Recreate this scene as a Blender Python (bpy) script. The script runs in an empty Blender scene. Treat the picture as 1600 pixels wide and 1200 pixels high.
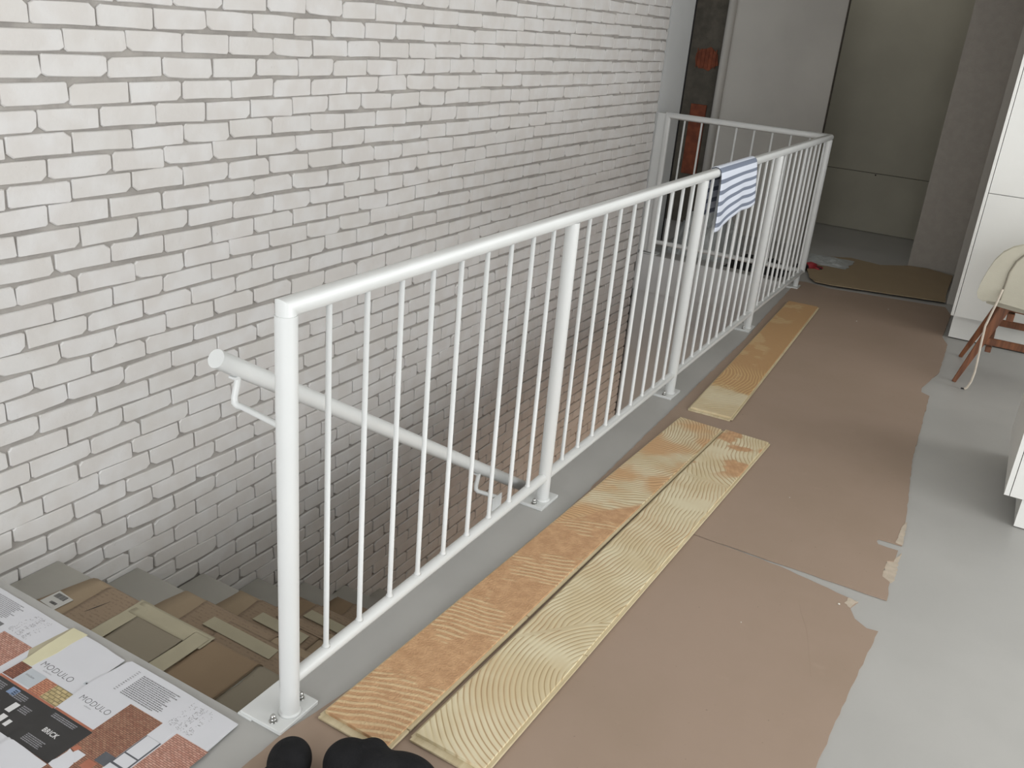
import bpy, bmesh, math, random
from mathutils import Vector, Matrix
from mathutils.geometry import tessellate_polygon
S = bpy.context.scene
COL = S.collection
random.seed(7)

# ------------------------------------------------------------------ camera
CAMROT = ((0.864804, 0.494850, 0.085080),
          (0.255667, -0.288144, -0.922826),
          (-0.432145, 0.819815, -0.375705))
cam_d = bpy.data.cameras.new('camera'); cam = bpy.data.objects.new('camera', cam_d); COL.objects.link(cam)
cam_d.sensor_fit = 'HORIZONTAL'; cam_d.sensor_width = 36.0; cam_d.lens = 31.8112
cam_d.clip_start = 0.05; cam_d.clip_end = 60
_R = CAMROT
_m = Matrix(((_R[0][0], -_R[1][0], -_R[2][0], 1.16905),
             (_R[0][1], -_R[1][1], -_R[2][1], -1.25798),
             (_R[0][2], -_R[1][2], -_R[2][2], 1.55625),
             (0, 0, 0, 1)))
cam.matrix_world = _m
S.camera = cam

# ------------------------------------------------------------------ light, world, exposure
S.view_settings.view_transform = 'Standard'; S.view_settings.look = 'None'
S.view_settings.exposure = 0.42; S.view_settings.gamma = 1.0
S.view_settings.use_curve_mapping = False
W = bpy.data.worlds.new('world'); S.world = W; W.use_nodes = True
W.node_tree.nodes['Background'].inputs[0].default_value = (0.85, 0.88, 0.92, 1)
W.node_tree.nodes['Background'].inputs[1].default_value = 0.9

def area(name, loc, rot, sx, sy, power, col, spread=180):
    l = bpy.data.lights.new(name, 'AREA'); l.shape = 'RECTANGLE'; l.size = sx; l.size_y = sy
    l.energy = power; l.color = col; l.spread = math.radians(spread)
    o = bpy.data.objects.new(name, l); COL.objects.link(o); o.location = loc; o.rotation_euler = rot
    return o
PI = math.pi
# daylight entering the glazed openings behind and to the right of the camera
area('window_daylight', (1.6, -3.9, 1.35), (PI/2, 0, 0), 4.4, 2.2, 88, (0.98, 0.99, 1.0))
area('window_daylight_side', (4.35, 1.9, 1.4), (PI/2, 0, PI/2), 5.2, 2.2, 104, (1.0, 0.995, 0.98))
area('corridor_fill_light', (-0.3, 6.95, 2.6), (0, 0, 0), 1.4, 0.6, 2.2, (1.0, 0.98, 0.93))  # added fill light, lifts the dim corridor
# added warm fill, standing in for daylight bounced off the floor below
area('lower_warm_fill', (0.9, 4.2, -0.45), (0, 0, 0), 1.0, 1.0, 30, (1.0, 0.80, 0.62))

# ------------------------------------------------------------------ helpers
def lin(c):
    c = c/255.0
    return c/12.92 if c <= 0.04045 else ((c+0.055)/1.055)**2.4
def rgb(r, g, b): return (lin(r), lin(g), lin(b), 1)

class G:
    """tiny node-graph builder"""
    def __init__(s, m): s.nt = m.node_tree; s.n = s.nt.nodes; s.l = s.nt.links
    def put(s, sock, v):
        if isinstance(v, (int, float)): sock.default_value = v
        elif isinstance(v, tuple): sock.default_value = v
        else: s.l.new(v, sock)
    def m(s, op, a, b=0.0, c=0.0):
        n = s.n.new('ShaderNodeMath'); n.operation = op
        s.put(n.inputs[0], a); s.put(n.inputs[1], b); s.put(n.inputs[2], c); return n.outputs[0]
    def xyz(s, src='Object'):
        t = s.n.new('ShaderNodeTexCoord'); q = s.n.new('ShaderNodeSeparateXYZ'); s.l.new(t.outputs[src], q.inputs[0])
        return t.outputs[src], q.outputs[0], q.outputs[1], q.outputs[2]
    def vec(s, x, y, z=0.0):
        n = s.n.new('ShaderNodeCombineXYZ'); s.put(n.inputs[0], x); s.put(n.inputs[1], y); s.put(n.inputs[2], z); return n.outputs[0]
    def noise(s, v, scale, detail=3.0, rough=0.5, dist=0.0, col=False):
        n = s.n.new('ShaderNodeTexNoise'); s.l.new(v, n.inputs['Vector'])
        n.inputs['Scale'].default_value = scale; n.inputs['Detail'].default_value = detail
        n.inputs['Roughness'].default_value = rough; n.inputs['Distortion'].default_value = dist
        return n.outputs['Color' if col else 'Fac']
    def step(s, v, a, b):
        n = s.n.new('ShaderNodeMapRange'); n.interpolation_type = 'SMOOTHSTEP'
        s.put(n.inputs[0], v); s.put(n.inputs[1], a); s.put(n.inputs[2], b); n.inputs[3].default_value = 0; n.inputs[4].default_value = 1
        return n.outputs[0]
    def mix(s, f, a, b):
        n = s.n.new('ShaderNodeMix'); n.data_type = 'RGBA'
        s.put(n.inputs[0], f); s.put(n.inputs[6], a); s.put(n.inputs[7], b); return n.outputs[2]
    def bump(s, h, strength=0.3, dist=0.01):
        n = s.n.new('ShaderNodeBump'); n.inputs['Strength'].default_value = strength; n.inputs['Distance'].default_value = dist
        s.put(n.inputs['Height'], h); return n.outputs[0]

def newmat(name, rough=0.6, metal=0.0, spec=0.5):
    m = bpy.data.materials.new(name); m.use_nodes = True
    b = m.node_tree.nodes['Principled BSDF']
    b.inputs['Roughness'].default_value = rough; b.inputs['Metallic'].default_value = metal
    b.inputs['Specular IOR Level'].default_value = spec
    return m, G(m), b

def simple(name, col, rough=0.6, var=0.12, scale=6.0, bump=0.0, bscale=60.0, metal=0.0, spec=0.5, var2=0.0, scale2=1.2):
    """base colour broken up by soft noise at two scales, with fine relief"""
    m, g, b = newmat(name, rough, metal, spec)
    v, x, y, z = g.xyz()
    dark = tuple(c*(1-var) for c in col[:3])+(1,); light = tuple(min(1, c*(1+var)) for c in col[:3])+(1,)
    c = g.mix(g.step(g.noise(v, scale, 4), 0.3, 0.7), dark, light)
    if var2:
        d2 = tuple(q*(1-var2) for q in col[:3])+(1,)
        c = g.mix(g.m('MULTIPLY', g.step(g.noise(v, scale2, 3), 0.45, 0.75), 0.7), c, d2)
    g.put(b.inputs['Base Color'], c)
    if bump: g.put(b.inputs['Normal'], g.bump(g.noise(v, bscale, 4, 0.6), bump, 0.004))
    return m

def me_obj(name, verts, faces, mat, parent=None, smooth=False, mats=None, midx=None):
    me = bpy.data.meshes.new(name); me.from_pydata([tuple(v) for v in verts], [], faces); me.update()
    if mats:
        for q in mats: me.materials.append(q)
        me.polygons.foreach_set('material_index', midx)
    else: me.materials.append(mat)
    if smooth: me.polygons.foreach_set('use_smooth', [True]*len(me.polygons))
    o = bpy.data.objects.new(name, me); COL.objects.link(o)
    if parent is not None: o.parent = parent
    return o
def bm_obj(name, bm, mat, parent=None, smooth=False, autosm=False):
    me = bpy.data.meshes.new(name); bmesh.ops.recalc_face_normals(bm, faces=bm.faces); bm.to_mesh(me); bm.free()
    me.materials.append(mat)
    if smooth: me.polygons.foreach_set('use_smooth', [True]*len(me.polygons))
    if autosm: me.set_sharp_from_angle(angle=math.radians(40))
    o = bpy.data.objects.new(name, me); COL.objects.link(o)
    if parent is not None: o.parent = parent
    return o
def bx(bm, x0, x1, y0, y1, z0, z1, bev=0.0, seg=1):
    r = bmesh.ops.create_cube(bm, size=1.0)
    for v in r['verts']: v.co = Vector(((x0+x1)/2+v.co.x*(x1-x0), (y0+y1)/2+v.co.y*(y1-y0), (z0+z1)/2+v.co.z*(z1-z0)))
    if bev:
        es = list({e for v in r['verts'] for e in v.link_edges})
        bmesh.ops.bevel(bm, geom=es, offset=bev, segments=seg, affect='EDGES', profile=0.5)
def box(name, x0, x1, y0, y1, z0, z1, mat, parent=None, bev=0.0, seg=1):
    bm = bmesh.new(); bx(bm, x0, x1, y0, y1, z0, z1, bev, seg); return bm_obj(name, bm, mat, parent)
def tube(bm, pts, r, n=16, cap=True, radii=None):
    pts = [Vector(p) for p in pts]; rings = []; up = None
    for i, p in enumerate(pts):
        if i == 0: t = pts[1]-p
        elif i == len(pts)-1: t = p-pts[i-1]
        else: t = (pts[i+1]-p).normalized()+(p-pts[i-1]).normalized()
        t.normalize()
        if up is None:
            up = Vector((0, 0, 1)) if abs(t.z) < 0.9 else Vector((1, 0, 0))
        a = t.cross(up).normalized(); b = a.cross(t).normalized(); up = b
        k = 1.0
        if 0 < i < len(pts)-1:
            c = (pts[i+1]-p).normalized().dot((p-pts[i-1]).normalized()); k = 1/max(0.5, math.sqrt((1+c)/2))
        rr = (radii[i] if radii else r)
        # mitre: stretch in the bend plane
        bend = None
        if k > 1.001:
            bend = ((pts[i+1]-p).normalized()-(p-pts[i-1]).normalized()).normalized()
        ring = []
        for j in range(n):
            an = 2*PI*j/n; d = a*math.cos(an)*rr+b*math.sin(an)*rr
            if bend is not None: d = d+bend*(d.dot(bend))*(k-1)
            ring.append(bm.verts.new(p+d))
        rings.append(ring)
    for i in range(len(rings)-1):
        for j in range(n):
            f = bm.faces.new((rings[i][j], rings[i][(j+1) % n], rings[i+1][(j+1) % n], rings[i+1][j])); f.smooth = True
    if cap:
        bm.faces.new(rings[0]); bm.faces.new(rings[-1])
def tube_obj(name, pts, r, mat, parent=None, n=16, radii=None):
    bm = bmesh.new(); tube(bm, pts, r, n, True, radii)
    o = bm_obj(name, bm, mat, parent); 
    o.data.set_sharp_from_angle(angle=math.radians(50)); return o
def prism(name, pts, z0, z1, mat, parent=None, inset=0.0):
    """flat outline (x, y) between two heights"""
    bm = bmesh.new()
    lo = [bm.verts.new((p[0], p[1], z0)) for p in pts]; hi = [bm.verts.new((p[0], p[1], z1)) for p in pts]
    n = len(pts)
    for i in range(n): bm.faces.new((lo[i], lo[(i+1) % n], hi[(i+1) % n], hi[i]))
    for a, b, c in tessellate_polygon([[Vector((p[0], p[1], 0)) for p in pts]]):
        try: bm.faces.new((lo[a], lo[b], lo[c])); bm.faces.new((hi[c], hi[b], hi[a]))
        except ValueError: pass
    return bm_obj(name, bm, mat, parent)
def empty(name, loc=(0, 0, 0)):
    o = bpy.data.objects.new(name, None); COL.objects.link(o); o.location = loc; o.empty_display_size = 0.1; return o
def tag(o, label=None, cat=None, group=None, kind=None):
    if label: o['label'] = label
    if cat: o['category'] = cat
    if group: o['group'] = group
    if kind: o['kind'] = kind
    return o
def rough_line(pts, step=0.02, amp=0.002, seed=0):
    """subdivide an outline and make its edges slightly torn"""
    rnd = random.Random(seed); out = []
    for i in range(len(pts)):
        a = Vector(pts[i]); b = Vector(pts[(i+1) % len(pts)]); L = (b-a).length; k = max(1, int(L/step))
        nrm = Vector((-(b-a).y, (b-a).x)).normalized() if L > 0 else Vector((0, 0))
        for j in range(k):
            q = a.lerp(b, j/k)
            if j: q = q+nrm*rnd.uniform(-amp, amp)
            out.append((q.x, q.y))
    return out

# ------------------------------------------------------------------ materials
M = {}
M['steel'] = simple('white_powder_coat', rgb(203, 205, 204), 0.28, 0.02, 4)
M['brickpaint'] = None
def brick_mat():
    m, g, b = newmat('white_painted_brick', 0.62, 0, 0.4)
    v, x, y, z = g.xyz()
    oi = g.n.new('ShaderNodeObjectInfo')
    geo = g.n.new('ShaderNodeNewGeometry')
    n1 = g.noise(geo.outputs['Position'], 9, 2)
    c = g.mix(g.step(n1, 0.35, 0.68), rgb(205, 202, 199), rgb(212, 211, 210))
    c = g.mix(g.m('MULTIPLY', oi.outputs['Random'], 0.3), c, rgb(199, 196, 190))
    spots = g.step(g.noise(geo.outputs['Position'], 55, 4, 0.65), 0.66, 0.74)
    c = g.mix(g.m('MULTIPLY', spots, 0.35), c, rgb(176, 170, 160))
    g.put(b.inputs['Base Color'], c)
    h = g.m('ADD', g.m('MULTIPLY', g.noise(geo.outputs['Position'], 38, 5, 0.6), 0.8), g.noise(geo.outputs['Position'], 11, 2))
    g.put(b.inputs['Normal'], g.bump(h, 0.35, 0.006))
    return m
M['brickpaint'] = brick_mat()
M['mortar'] = simple('grey_mortar', rgb(156, 152, 147), 0.9, 0.14, 12, 0.5, 120)
M['floor'] = simple('grey_cement_floor', rgb(164, 163, 160), 0.45, 0.05, 1.6, 0.05, 30, var2=0.10, scale2=2.3)
M['slab'] = simple('grey_painted_concrete', rgb(158, 156, 149), 0.55, 0.06, 3, 0.1, 60)
M['plaster_white'] = simple('white_plaster', rgb(196, 198, 198), 0.8, 0.03, 3, 0.08, 90)
M['plaster_grey'] = simple('grey_plaster', rgb(168, 164, 157), 0.85, 0.05, 2.5, 0.08, 70)
M['stucco'] = simple('rough_grey_stucco', rgb(160, 154, 146), 0.95, 0.04, 22, 0.5, 110)
M['raw'] = simple('raw_concrete', rgb(80, 75, 66), 0.95, 0.22, 14, 0.8, 60, var2=0.2)
M['hollow'] = simple('hollow_clay_block', rgb(112, 58, 36), 0.9, 0.25, 18, 0.5, 70)
M['board'] = simple('grey_plasterboard', rgb(160, 156, 142), 0.85, 0.04, 3, 0.05, 60)
M['black'] = simple('matte_black', rgb(26, 25, 24), 0.9, 0.1, 8)
M['ceil'] = simple('ceiling_paint', rgb(225, 224, 220), 0.9, 0.02, 3)
M['cabinet'] = simple('white_lacquer', rgb(222, 222, 218), 0.35, 0.015, 3)
M['gap'] = simple('dark_gap', rgb(60, 58, 54), 0.9, 0.05, 3)
M['walnut'] = None
def wood(name, ca, cb, axis=2, rough=0.45):
    m, g, b = newmat(name, rough)
    v, x, y, z = g.xyz()
    co = [x, y, z]; sc = [38.0]*3; sc[axis] = 3.0
    vv = g.vec(g.m('MULTIPLY', x, sc[0]), g.m('MULTIPLY', y, sc[1]), g.m('MULTIPLY', z, sc[2]))
    n = g.noise(vv, 1.0, 4, 0.6, 0.6)
    g.put(b.inputs['Base Color'], g.mix(g.step(n, 0.3, 0.7), ca, cb))
    g.put(b.inputs['Normal'], g.bump(n, 0.08, 0.002)); return m
M['walnut'] = wood('brown_walnut', rgb(98, 58, 36), rgb(142, 90, 58))
M['cream'] = simple('cream_fabric', rgb(196, 192, 176), 0.85, 0.04, 6, 0.25, 220)
M['seam'] = simple('grey_seam_cord', rgb(140, 134, 120), 0.85, 0.05, 20)
M['cord'] = simple('off_white_cord', rgb(214, 204, 190), 0.85, 0.05, 40, 0.3, 300)
M['chrome'] = simple('zinc_steel', rgb(190, 190, 188), 0.18, 0.04, 20, metal=1.0)
def cardboard_mat(name, col, dark, fl=0.35):
    m, g, b = newmat(name, 0.72, 0, 0.3)
    v, x, y, z = g.xyz()
    n1 = g.step(g.noise(v, 1.7, 4, 0.6), 0.35, 0.7)
    c = g.mix(g.m('MULTIPLY', n1, fl), col, dark)
    sm = g.step(g.noise(v, 7, 5, 0.65, 0.4), 0.62, 0.8)
    c = g.mix(g.m('MULTIPLY', sm, 0.35), c, tuple(q*1.25 for q in col[:3])+(1,))
    sp = g.step(g.noise(v, 70, 2, 0.5), 0.74, 0.78)
    c = g.mix(g.m('MULTIPLY', sp, 0.5), c, tuple(q*0.55 for q in col[:3])+(1,))
    g.put(b.inputs['Base Color'], c)
    g.put(b.inputs['Normal'], g.bump(g.noise(v, 5, 5, 0.6, 0.5), 0.12, 0.01)); return m
M['card'] = cardboard_mat('brown_cardboard', rgb(152, 133, 118), rgb(138, 121, 103))
M['cardfar'] = cardboard_mat('dull_brown_cardboard', rgb(152, 134, 108), rgb(138, 120, 95))
M['cardtorn'] = simple('torn_cardboard_core', rgb(178, 166, 150), 0.9, 0.08, 40)
M['carda'] = cardboard_mat('tan_box_board', rgb(158, 141, 118), rgb(142, 124, 101))
M['cardb'] = cardboard_mat('brown_box_board', rgb(140, 121, 98), rgb(124, 104, 82))
M['cardg'] = cardboard_mat('greyish_box_board', rgb(140, 132, 116), rgb(124, 116, 100))
def printed_card():
    m, g, b = newmat('printed_box_board', 0.75, 0, 0.3)
    v, x, y, z = g.xyz()
    cs = g.noise(g.vec(g.m('MULTIPLY', x, 90.0), g.m('MULTIPLY', y, 110.0), z), 1.0, 3, 0.6)
    row = g.m('SINE', g.m('MULTIPLY', y, 480.0))
    k = g.m('MULTIPLY', g.step(cs, 0.48, 0.58), g.step(row, -0.1, 0.3))
    g.put(b.inputs['Base Color'], g.mix(g.m('MULTIPLY', k, 0.34), rgb(146, 128, 108), rgb(104, 88, 74))); return m
M['cardp'] = printed_card()
M['masking'] = simple('masking_tape', rgb(170, 163, 140), 0.7, 0.04, 12)
M['masking2'] = simple('pale_yellow_tape', rgb(204, 199, 168), 0.6, 0.04, 12)
M['clear'] = simple('brown_clear_tape', rgb(176, 164, 140), 0.25, 0.05, 12)
M['sticker'] = simple('white_sticker', rgb(196, 196, 192), 0.6, 0.02, 6)
M['ink'] = simple('dark_ink', rgb(52, 50, 52), 0.7, 0.05, 20)
M['inkg'] = simple('grey_ink', rgb(138, 138, 142), 0.7, 0.05, 20)
M['inkl'] = simple('light_grey_ink', rgb(176, 177, 182), 0.7, 0.05, 20)
M['inkw'] = simple('white_ink', rgb(205, 205, 205), 0.7, 0.03, 20)
M['inkd'] = simple('mid_grey_ink', rgb(110, 110, 112), 0.7, 0.03, 20)
M['print'] = simple('white_printed_board', rgb(202, 203, 208), 0.5, 0.015, 5)
M['blackp'] = simple('black_printed_board', rgb(44, 43, 43), 0.5, 0.12, 14)
M['copper'] = simple('orange_print', rgb(166, 104, 82), 0.5, 0.12, 30)
M['blueprint'] = simple('blue_print', rgb(120, 140, 170), 0.5, 0.12, 60)
M['greyprint'] = simple('pale_grey_print', rgb(176, 182, 188), 0.5, 0.06, 10)
M['slate'] = simple('slate_print', rgb(82, 84, 90), 0.5, 0.1, 30)
M['sandp'] = None
def brickprint(name, ca, cb, mort, sx=0.016, sy=0.0045, big=0.4, patches=None):
    m, g, b = newmat(name, 0.5, 0, 0.4)
    v, x, y, z = g.xyz()
    t = g.n.new('ShaderNodeTexBrick'); g.l.new(v, t.inputs['Vector'])
    t.inputs['Scale'].default_value = 1.0; t.inputs['Brick Width'].default_value = sx; t.inputs['Row Height'].default_value = sy
    t.inputs['Mortar Size'].default_value = sy*0.12; t.inputs['Color1'].default_value = ca; t.inputs['Color2'].default_value = cb; t.inputs['Mortar'].default_value = mort
    c = t.outputs['Color']
    c = g.mix(g.m('MULTIPLY', g.step(g.noise(v, 160, 2), 0.52, 0.66), 0.45), c, tuple(q*0.42 for q in ca[:3])+(1,))
    if patches: c = g.mix(g.step(g.noise(v, 22, 2), 0.5, 0.56), c, patches)
    g.put(b.inputs['Base Color'], c); return m
M['bp1'] = brickprint('brown_brick_photo', rgb(142, 96, 78), rgb(160, 122, 100), rgb(84, 62, 52), 0.011, 0.0044)
M['bp2'] = brickprint('pink_brick_photo', rgb(176, 128, 112), rgb(196, 156, 140), rgb(110, 70, 60), 0.012, 0.0048)
M['bp3'] = brickprint('orange_brick_photo', rgb(180, 118, 92), rgb(196, 142, 114), rgb(112, 72, 58), 0.014, 0.005)
M['bp4'] = brickprint('sand_stone_photo', rgb(190, 172, 130), rgb(170, 154, 112), rgb(120, 108, 76), 0.018, 0.009)
M['bp5'] = brickprint('dark_brick_photo', rgb(120, 76, 62), rgb(150, 100, 80), rgb(70, 44, 38), 0.012, 0.0045)
M['fabricblack'] = simple('black_knit_fabric', rgb(21, 21, 23), 0.85, 0.15, 40, 0.35, 260, spec=0.25)
M['plastic'] = simple('grey_white_plastic_sheet', rgb(168, 172, 172), 0.35, 0.06, 8)
M['bag'] = simple('black_bag_fabric', rgb(20, 20, 20), 0.8, 0.1, 20)
M['red'] = simple('red_rubber', rgb(150, 40, 48), 0.6, 0.06, 20)
M['lowfloor'] = wood('warm_oak_floor', rgb(150, 96, 62), rgb(176, 118, 78), 1, 0.5)
M['woodcore'] = wood('pale_plywood_edge', rgb(180, 165, 132), rgb(202, 189, 158), 1, 0.6)
M['debris'] = simple('white_plaster_crumb', rgb(215, 213, 205), 0.8, 0.03, 10)

def towel_mat():
    m, g, b = newmat('striped_towel', 0.9, 0, 0.2)
    uv = g.n.new('ShaderNodeUVMap'); q = g.n.new('ShaderNodeSeparateXYZ'); g.l.new(uv.outputs[0], q.inputs[0])
    fr = g.m('FRACT', g.m('ADD', g.m('DIVIDE', q.outputs[1], 0.0495), 0.465))
    k = g.m('MULTIPLY', g.step(fr, 0.0, 0.03), g.m('SUBTRACT', 1.0, g.step(fr, 0.40, 0.43)))
    g.put(b.inputs['Base Color'], g.mix(k, rgb(206, 212, 224), rgb(118, 126, 142)))
    v, x, y, z = g.xyz()
    g.put(b.inputs['Normal'], g.bump(g.noise(v, 260, 3), 0.3, 0.002)); return m
M['towel'] = towel_mat()

def plank_mat(name, seed, style):
    """back of a board with combed parquet adhesive; local x across (0..0.2), y along (0..2.2)"""
    m, g, b = newmat(name, 0.6, 0, 0.35)
    v, x, y, z = g.xyz()
    off = g.vec(g.m('ADD', x, seed*3.1), g.m('ADD', y, seed*1.7), 0.0)
    warp = g.m('SUBTRACT', g.noise(off, 2.4, 3, 0.5), 0.5)
    pale = g.mix(g.step(g.noise(off, 5, 3), 0.35, 0.65), rgb(196, 180, 146), rgb(209, 199, 170))
    tan = g.mix(g.step(g.noise(off, 30, 4, 0.6), 0.35, 0.7), rgb(176, 138, 102), rgb(194, 156, 118))
    def lines(phi, sp):
        return g.m('SINE', g.m('MULTIPLY', phi, 2*PI/sp))
    def circ(cx, cy, sy=1.0):
        dx = g.m('SUBTRACT', x, cx); dy = g.m('MULTIPLY', g.m('SUBTRACT', y, cy), sy)
        return g.m('SQRT', g.m('ADD', g.m('MULTIPLY', dx, dx), g.m('MULTIPLY', dy, dy)))
    if style == 'B':     # pale with long brown comb lines that sweep into arcs at the near end
        long = g.m('ADD', g.m('ADD', x, g.m('MULTIPLY', warp, 0.13)), g.m('MULTIPLY', g.m('SINE', g.m('MULTIPLY', y, 4.0)), 0.045))
        arc = g.m('ADD', circ(0.30, 0.42, 0.85), g.m('MULTIPLY', warp, 0.03))
        far = g.m('ADD', circ(0.35, 2.25, 0.55), g.m('MULTIPLY', warp, 0.12))
        k1 = g.step(g.m('ADD', y, g.m('MULTIPLY', x, -1.3)), 0.42, 0.44); k2 = g.step(y, 1.66, 1.68)
        phi = g.m('ADD', g.m('MULTIPLY', arc, g.m('SUBTRACT', 1.0, k1)), g.m('MULTIPLY', long, k1))
        phi = g.m('ADD', g.m('MULTIPLY', phi, g.m('SUBTRACT', 1.0, k2)), g.m('MULTIPLY', far, k2))
        ln = lines(phi, 0.0135)
        clear = g.step(g.noise(off, 3.6, 2), 0.60, 0.70)
        ln = g.m('MULTIPLY', ln, g.m('SUBTRACT', 1.0, clear))
        thin = g.step(ln, 0.72, 0.98)
        broad = g.step(ln, -0.3, 0.9)
        band = g.mix(g.step(g.noise(off, 4, 3), 0.45, 0.6), rgb(192, 176, 136), rgb(190, 156, 116))
        c = g.mix(g.m('MULTIPLY', broad, 0.4), pale, band)
        c = g.mix(g.m('MULTIPLY', g.m('MULTIPLY', thin, 0.75), g.step(g.noise(off, 9, 3), 0.2, 0.6)), c, rgb(150, 122, 86))
        blob = g.m('MULTIPLY', g.step(y, 1.70, 1.8), g.step(g.noise(off, 6.5, 3), 0.50, 0.56))
        c = g.mix(blob, c, tan)
        h = g.m('SUBTRACT', g.m('MULTIPLY', ln, -0.5), g.m('MULTIPLY', thin, 0.5)); hs = 0.22
    elif style == 'A':   # near part smeared tan with stipple, far part pale with curved comb lines
        st = g.n.new('ShaderNodeTexVoronoi'); st.feature = 'DISTANCE_TO_EDGE'; g.l.new(off, st.inputs['Vector']); st.inputs['Scale'].default_value = 95
        stip = g.step(st.outputs[0], 0.0, 0.25)
        ph1 = g.m('ADD', g.m('ADD', g.m('MULTIPLY', y, 0.92), g.m('MULTIPLY', x, -0.35)), g.m('MULTIPLY', warp, 0.12))
        l1 = g.step(lines(ph1, 0.019), -0.4, 1.0)
        zone = g.m('MAXIMUM', g.step(g.m('SINE', g.m('ADD', g.m('MULTIPLY', y, 19.0), g.m('MULTIPLY', g.noise(off, 9, 3), 9.0))), 0.1, 0.9), g.m('SUBTRACT', 1.0, g.step(g.m('ADD', y, g.m('MULTIPLY', x, -0.3)), 0.07, 0.12)))
        ph2 = g.m('ADD', circ(-0.10, 2.05, 0.75), g.m('MULTIPLY', warp, 0.16))
        l2 = g.step(lines(ph2, 0.0125), 0.35, 0.95)
        near = g.mix(g.m('MULTIPLY', g.m('MULTIPLY', l1, zone), 0.75), tan, rgb(206, 184, 146))
        farc = g.mix(g.m('MULTIPLY', l2, 0.65), g.mix(g.step(g.noise(off, 6, 3), 0.4, 0.62), pale, rgb(196, 160, 120)), rgb(150, 116, 78))
        k = g.step(g.m('ADD', y, g.m('ADD', g.m('MULTIPLY', x, -1.2), g.m('MULTIPLY', warp, 0.5))), 1.12, 1.17)
        c = g.mix(k, near, farc)
        h = g.m('ADD', g.m('MULTIPLY', g.m('SUBTRACT', 1.0, k), g.m('ADD', g.m('MULTIPLY', stip, -0.5), g.m('MULTIPLY', g.m('MULTIPLY', l1, zone), 0.7))), g.m('MULTIPLY', g.m('MULTIPLY', l2, k), -0.6)); hs = 0.5
    else:                # tan with pale combed patches
        ph = g.m('ADD', circ(-0.05, 0.5, 0.6), g.m('MULTIPLY', warp, 0.1))
        l1 = g.step(lines(ph, 0.015), 0.1, 0.8)
        ph3 = g.m('ADD', g.m('ADD', y, g.m('MULTIPLY', x, -0.5)), g.m('MULTIPLY', warp, 0.08))
        l3 = g.step(lines(ph3, 0.022), 0.2, 0.8)
        nearz = g.m('SUBTRACT', 1.0, g.step(g.m('ADD', y, g.m('MULTIPLY', warp, 0.8)), 0.26, 0.34))
        patch = g.m('MULTIPLY', g.step(g.noise(off, 4.2, 3), 0.53, 0.57), g.m('SUBTRACT', 1.0, g.step(x, 0.10, 0.14)))
        c = g.mix(g.m('MULTIPLY', l3, g.m('MULTIPLY', patch, 0.85)), rgb(176, 140, 98), rgb(206, 188, 146))
        c = g.mix(g.m('MULTIPLY', l1, g.m('SUBTRACT', 1.0, g.step(y, 0.62, 0.74))), c, rgb(196, 164, 116))
        c = g.mix(g.m('MULTIPLY', nearz, 0.85), c, pale)
        h = g.m('ADD', l1, l3); hs = 0.3
    g.put(b.inputs['Base Color'], c)
    g.put(b.inputs['Normal'], g.bump(h, hs, 0.0025)); return m

# ------------------------------------------------------------------ setting
WX = -1.2           # face of the bricks
SX = -0.10          # edge of the stairwell towards the room
def grid_slab(name, xs, ys, z0, z1, holes, mat):
    bm = bmesh.new()
    def solid(i, j):
        if i < 0 or j < 0 or i >= len(xs)-1 or j >= len(ys)-1: return False
        cx = (xs[i]+xs[i+1])/2; cy = (ys[j]+ys[j+1])/2
        return not any(a < cx < b and c < cy < d for a, b, c, d in holes)
    def quad(*p): bm.faces.new([bm.verts.new(q) for q in p])
    for i in range(len(xs)-1):
        for j in range(len(ys)-1):
            if not solid(i, j): continue
            x0, x1, y0, y1 = xs[i], xs[i+1], ys[j], ys[j+1]
            quad((x0, y0, z1), (x1, y0, z1), (x1, y1, z1), (x0, y1, z1)); quad((x0, y0, z0), (x0, y1, z0), (x1, y1, z0), (x1, y0, z0))
            if not solid(i-1, j): quad((x0, y0, z0), (x0, y0, z1), (x0, y1, z1), (x0, y1, z0))
            if not solid(i+1, j): quad((x1, y0, z0), (x1, y1, z0), (x1, y1, z1), (x1, y0, z1))
            if not solid(i, j-1): quad((x0, y0, z0), (x1, y0, z0), (x1, y0, z1), (x0, y0, z1))
            if not solid(i, j+1): quad((x0, y1, z0), (x0, y1, z1), (x1, y1, z1), (x1, y1, z0))
    bmesh.ops.remove_doubles(bm, verts=bm.verts, dist=1e-5)
    return bm_obj(name, bm, mat)
def struct(o, label=None):
    o['kind'] = 'structure'
    if label: o['label'] = label
    return o
struct(grid_slab('floor', [-2.6, -1.215, SX, 4.4], [-4.0, -0.065, 5.06, 7.9], -0.28, 0.0, [(-1.3, SX, -0.065, 5.06)], M['floor']),
       'grey cement floor around the open stairwell')
struct(box('ceiling', -2.6, 4.4, -4.0, 7.9, 2.62, 2.75, M['ceil']), 'pale ceiling')
wall_left = struct(box('wall_left', -1.45, -1.2095, -4.0, 5.055, -2.75, 2.62, M['mortar']), 'wall clad in white painted bricks with grey joints')
struct(box('wall_left_plain', -1.45, WX, 5.062, 5.52, -2.75, 2.62, M['plaster_white']), 'plain white strip of wall beyond the bricks')
struct(box('trim_1', WX-0.03, WX+0.004, 5.522, 5.545, 0.002, 2.6, M['black']), 'black strip at the end of the white wall')  # thin black strip drawn along the dark line at the wall's end
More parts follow.
